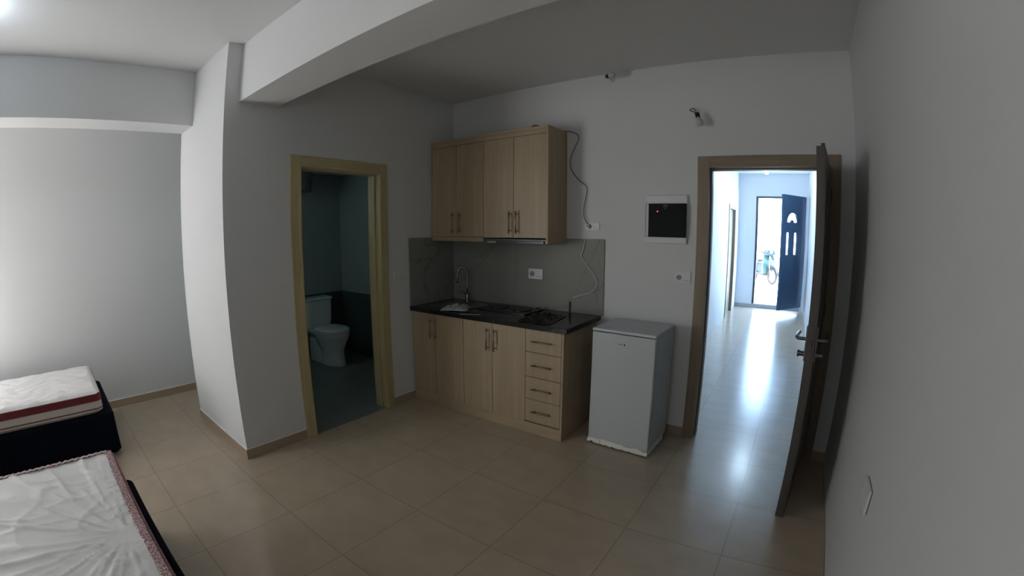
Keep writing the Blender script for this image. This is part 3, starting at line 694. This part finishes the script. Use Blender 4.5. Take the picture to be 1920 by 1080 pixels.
# ------------------------------------------------------------------ beds
def rbox(b, x0, y0, z0, x1, y1, z1, r, n=5):
    """box with rounded vertical corners and soft top edge"""
    cx, cy = (x0+x1)/2, (y0+y1)/2; hx, hy = abs(x1-x0)/2, abs(y1-y0)/2
    rr = r*.45
    b.loft([rrect(hx-rr, hy-rr, r, z0, cx, cy, n), rrect(hx, hy, r, z0+rr, cx, cy, n), rrect(hx, hy, r, z1-rr, cx, cy, n), rrect(hx-rr*.4, hy-rr*.4, r, z1-rr*.35, cx, cy, n), rrect(hx-rr, hy-rr, r, z1, cx, cy, n)])
def bed(x0, x1, yb, ym, y2, mx0, mx1, zt, lab_b, lab_m, kind):
    zb = .352
    t = thing('bed_base', lab_b, 'bed', ((x0+x1)/2, (yb+y2)/2, 0), group='navy bed bases')
    cx, cy = (x0+x1)/2, (yb+y2)/2
    b = MB(); rbox(b, x0-cx, y2-cy, .03, x1-cx, yb-cy, zb-.002, .045); b.build('upholstery', NAVY, t, smooth=False)
    for sx in (-1, 1):
        for sy in (-1, 1):
            MB().tube([(sx*((x1-x0)/2-.09), sy*((yb-y2)/2-.09), 0), (sx*((x1-x0)/2-.09), sy*((yb-y2)/2-.09), .03)], .03, 12).build('foot', BLK, t)
    m = thing('mattress', lab_m, 'mattress', ((mx0+mx1)/2, (ym+y2)/2, zb), group='mattresses on the bed bases')
    cx, cy = (mx0+mx1)/2, (ym+y2)/2; hx, hy = (mx1-mx0)/2, (ym-y2)/2; hz = zt-zb
    def band(name, mt, z0, z1, out):
        r = .05
        b = MB(); b.loft([rrect(hx-.004, hy-.004, r, z0), rrect(hx+out, hy+out, r, z0+.003), rrect(hx+out, hy+out, r, z1-.003), rrect(hx-.004, hy-.004, r, z1)], False)
        return b.build(name, mt, m, smooth=False)
    core = MB(); rbox(core, -hx, -hy, .001, hx, hy, hz-.012, .05); core.build('core', MSIDE, m)
    if kind == 'striped':
        band('red_band', RED, hz*.54, hz*.86, .003)['label'] = 'dark red band round the mattress'
        band('piping', BROWN, hz*.20, hz*.265, .004)
    else:
        band('red_band', mat('red_lace', (.38, .12, .13), .6, var=.55, vscale=60), hz*.70, hz*.93, .003)
        band('piping', mat('red_lace', (.38, .12, .13), .6), hz*.15, hz*.24, .004)
    # quilted or film covered top
    b = MB(); nx, ny = (150, 190) if kind == 'wrapped' else (56, 110); g = []
    for i in range(nx+1):
        row = []
        for j in range(ny+1):
            u, v = i/nx*2-1, j/ny*2-1
            x, y = u*(hx-.002), v*(hy-.002)
            # rounded plan corners
            cr = .05; ax, ay = abs(x)-(hx-cr), abs(y)-(hy-cr)
            if ax > 0 and ay > 0:
                d = math.hypot(ax, ay)
                if d > cr: x = math.copysign(hx-cr+ax*cr/d, x); y = math.copysign(hy-cr+ay*cr/d, y)
            e = min(hx-abs(x), hy-abs(y)); edge = 1-max(0, 1-e/.045)**2
            if kind == 'wrapped':
                P = Vector((x*1.1, y*1.1, 2.2)); q = noise.noise(P*1.2)
                rid = 1-abs(noise.noise(Vector((x*1.6+y*.9+q*1.3, (y-x*.35)*5.0+q*2.5, 3.1))))*2.2
                rid2 = 1-abs(noise.noise(Vector((x*6.5+q*3, y*2.2-q*2, 8.1))))*2.4
                x0_, y0_ = .157, hy-.09
                th = math.atan2(y-y0_, x-x0_); rr_ = math.hypot(x-x0_, y-y0_)
                fan = 1-abs(noise.noise(Vector((th*4.6, rr_*.7, 5.5))))*3.0
                fan2 = 1-abs(noise.noise(Vector((th*9+2, rr_*1.3, 1.5))))*3.0
                fo = min(1, rr_/.12)*max(0, 1-rr_/1.5)
                dz = .005*max(0, rid)**4 + .005*max(0, rid2)**4 + .005*q + (.010*max(0, fan)**3+.005*max(0, fan2)**3)*fo
            else:
                dz = .0045*math.sin(x*34+1.5*math.sin(y*13))*math.sin(y*30+1.5*math.sin(x*17)) 
            row.append(b.bm.verts.new((x, y, hz-.026+.026*edge+dz*edge)))
        g.append(row)
    for i in range(nx):
        for j in range(ny): b.bm.faces.new((g[i][j], g[i+1][j], g[i+1][j+1], g[i][j+1]))
    if kind == 'wrapped':
        o = b.build('plastic_wrap', mat('plastic_wrap', (.78, .77, .75), .32, coat=.2), m, smooth=True)
        o['label'] = 'wrinkled clear plastic over the mattress top'
        # frilled red edging showing at the border
        for (sx0, sy0, sx1, sy1) in ((-hx+.035, hy-.03, hx-.035, hy-.03), (-hx+.03, -hy+.035, -hx+.03, hy-.035)):
            b = MB(); N = 200; A_, B_ = [], []
            for k in range(N+1):
                t_ = k/N; x, y = sx0+(sx1-sx0)*t_, sy0+(sy1-sy0)*t_
                o1 = .018+.008*noise.noise(Vector((k*.45, 0, 3))); o2 = .013+.012*noise.noise(Vector((k*.6, 0, 9)))
                z_ = hz+.009+.002*math.sin(k*1.7)
                if abs(sx1-sx0) > abs(sy1-sy0): A_.append((x, y+o1, z_-.004)); B_.append((x, y-o2, z_))
                else: A_.append((x+o1, y, z_)); B_.append((x-o2, y, z_-.004))
            va = [b.bm.verts.new(p) for p in A_]; vb = [b.bm.verts.new(p) for p in B_]
            for k in range(N): b.bm.faces.new((va[k], va[k+1], vb[k+1], vb[k]))
            b.build('edging', EDGING, m, solid=.002)
    else:
        b.build('quilted_top', QUILT, m, smooth=True)
        N = 26   # embroidered pink motif
        b = MB(); b.tube(spline([(hx-.70+.05*math.cos(2*PI*k/12)*(1+.3*math.sin(k*2.2)), hy-.30-.42+.07*math.sin(2*PI*k/12), hz+.006) for k in range(13)], 3), .006, 6)
    return t, m
bed(-1.705, -.700, -3.018, -3.088, -5.0, -1.615, -.725, .525,
    'low navy blue bed base by the left wall under the striped mattress', 'white quilted mattress with dark red band on the far bed', 'striped')
bed(.425, 1.83, -3.100, -3.158, -5.0, .405, 1.81, .520,
    'low dark navy bed base nearest the camera under the plastic wrapped mattress', 'mattress wrapped in wrinkled clear plastic on the bed nearest the camera', 'wrapped')

# ------------------------------------------------------------------ lamps
GLOW = mat('lit_bulb', (1, 1, 1), .4, emit=((.92, .96, 1.0), 22))
def hanging_bulb(label, x, y, zc, zl):
    t = thing('hanging_bulb', label, 'lamp', (x, y, zc))
    MB().tube([(0, 0, -.001), (0, 0, -.02)], .04, 16).build('ceiling_rose', WHITEP, t)
    MB().tube([(0, 0, -.02), (0, 0, zl-zc+.085)], .003, 8).build('cord', BLK, t)
    MB().tube([(0, 0, zl-zc+.085), (0, 0, zl-zc+.04)], .018, 14).build('lamp_socket', WHITEP, t)
    o = MB().lathe([(.012, .04), (.02, .025), (.034, .0), (.036, -.012), (.028, -.034), (.008, -.044)], (0, 0, zl-zc), 20).build('bulb', GLOW, t, smooth=True)
    o.visible_shadow = True
    return t
hanging_bulb('lit bulb hanging from the corridor ceiling behind the entry door', 2.585, 4.5, 2.87, 2.60)
hanging_bulb('lit bulb hanging from the room ceiling over the beds', .10, -3.85, H, 2.74)  # unseen bulb, added for the flare glow in the ceiling corner

# ------------------------------------------------------------------ scooter outside
sc = thing('scooter', 'pale blue motor scooter parked outside the open front door', 'scooter', (2.12, 12.45, 0), math.radians(-55))
BLUEB = mat('scooter_blue', (.010, .035, .060), .25, coat=.5)
TEAL = mat('scooter_pale', (.018, .06, .07), .3)
RUB = mat('tyre', (.02, .02, .025), .7)
def wheel(x, nm):
    b = MB(); N = 36; rings = []
    for k in range(N+1):
        a = 2*PI*k/N; rings.append([(x+(.235+.045*math.cos(q))*math.cos(a), .04*math.sin(q), .28+(.235+.045*math.cos(q))*math.sin(a)) for q in [2*PI*j/10 for j in range(10)]])
    b.loft(rings, False); o = b.build(nm, RUB, sc, smooth=True)
    b = MB(); b.tube([(x, -.035, .28), (x, .035, .28)], .05, 14)
    for k in range(5):
        a = 2*PI*k/5; b.tube([(x, 0, .28), (x+.2*math.cos(a), 0, .28+.2*math.sin(a))], .014, 6)
    b.build('rim', STEEL, o)
    return o
wheel(.58, 'front_wheel'); wheel(-.62, 'rear_wheel')
MB().loft([[(x, y*s, z) for (y, z) in ((-.13, .34), (-.17, .48), (-.12, .66), (.12, .66), (.17, .48), (.13, .34))] for x, s in ((-.92, .35), (-.75, .9), (-.45, 1), (-.22, .85))]).build('body', BLUEB, sc, .02)
MB().loft([[(x, y*s, z+dz) for (y, z) in ((-.14, .68), (-.14, .76), (.14, .76), (.14, .68))] for x, s, dz in ((-.90, .7, .06), (-.55, 1, .02), (-.15, .7, 0))]).build('seat', BLK, sc, .02)
MB().box(-.25, -.17, .27, .30, .17, .34).build('foot_board', RUB, sc, .02)
MB().loft([[(x, y, z) for y in (-w2, 0, w2) for _ in (0,)] + [(x-.06, y, z) for y in (w2, 0, -w2)] for x, w2, z in ((.30, .17, .33), (.34, .22, .55), (.36, .22, .78), (.32, .16, .96))]).build('leg_shield', TEAL, sc, .01)
b = MB(); rings = []
for k in range(12):
    a = PI*(.02+.9*k/11); rings.append([(.58+rr*math.cos(a), y, .28+rr*math.sin(a)) for rr, y in ((.31, -.07), (.34, 0), (.31, .07), (.295, 0))])
b.loft(rings); b.build('front_fender', mat('fender_dark', (.006, .010, .016), .4), sc, smooth=True)
MB().tube([(.58, -.07, .28), (.50, -.07, .56), (.36, 0, .95)], .018, 8).build('fork', STEEL, sc)
MB().tube([(.58, .07, .28), (.50, .07, .56), (.36, 0, .95)], .018, 8).build('fork', STEEL, sc)
hd = MB().tube(spline([(.26, -.36, 1.05), (.33, -.18, 1.02), (.35, 0, 1.0), (.33, .18, 1.02), (.26, .36, 1.05)], 4), .018, 8).build('handlebar', BLK, sc, smooth=True)
MB().loft([[(x, y*s, z) for (y, z) in ((-.22, .93), (-.25, 1.0), (-.16, 1.10), (.16, 1.10), (.25, 1.0), (.22, .93))] for x, s in ((.24, .8), (.36, 1), (.44, .7))]).build('headlight_cowl', mat('cowl_teal', (.008, .030, .040), .3), sc, .015)
MB().tube([(.44, 0, 1.04), (.462, 0, 1.04)], .055, 16).build('headlight', CHROME, hd)
for s in (-1, 1):
    MB().tube([(.30, s*.22, 1.03), (.30, s*.27, 1.20)], .007, 6).build('mirror_stem', BLK, hd)
    MB().lathe([(.05, -.01), (.055, 0), (.05, .01)], (.30, s*.28, 1.22), 14, 1, .7).build('mirror', BLK, hd)
MB().box(-1.02, -.17, .86, -.70, .17, 1.10).build('top_box', mat('top_box', (.10, .22, .28), .3), sc, .03)
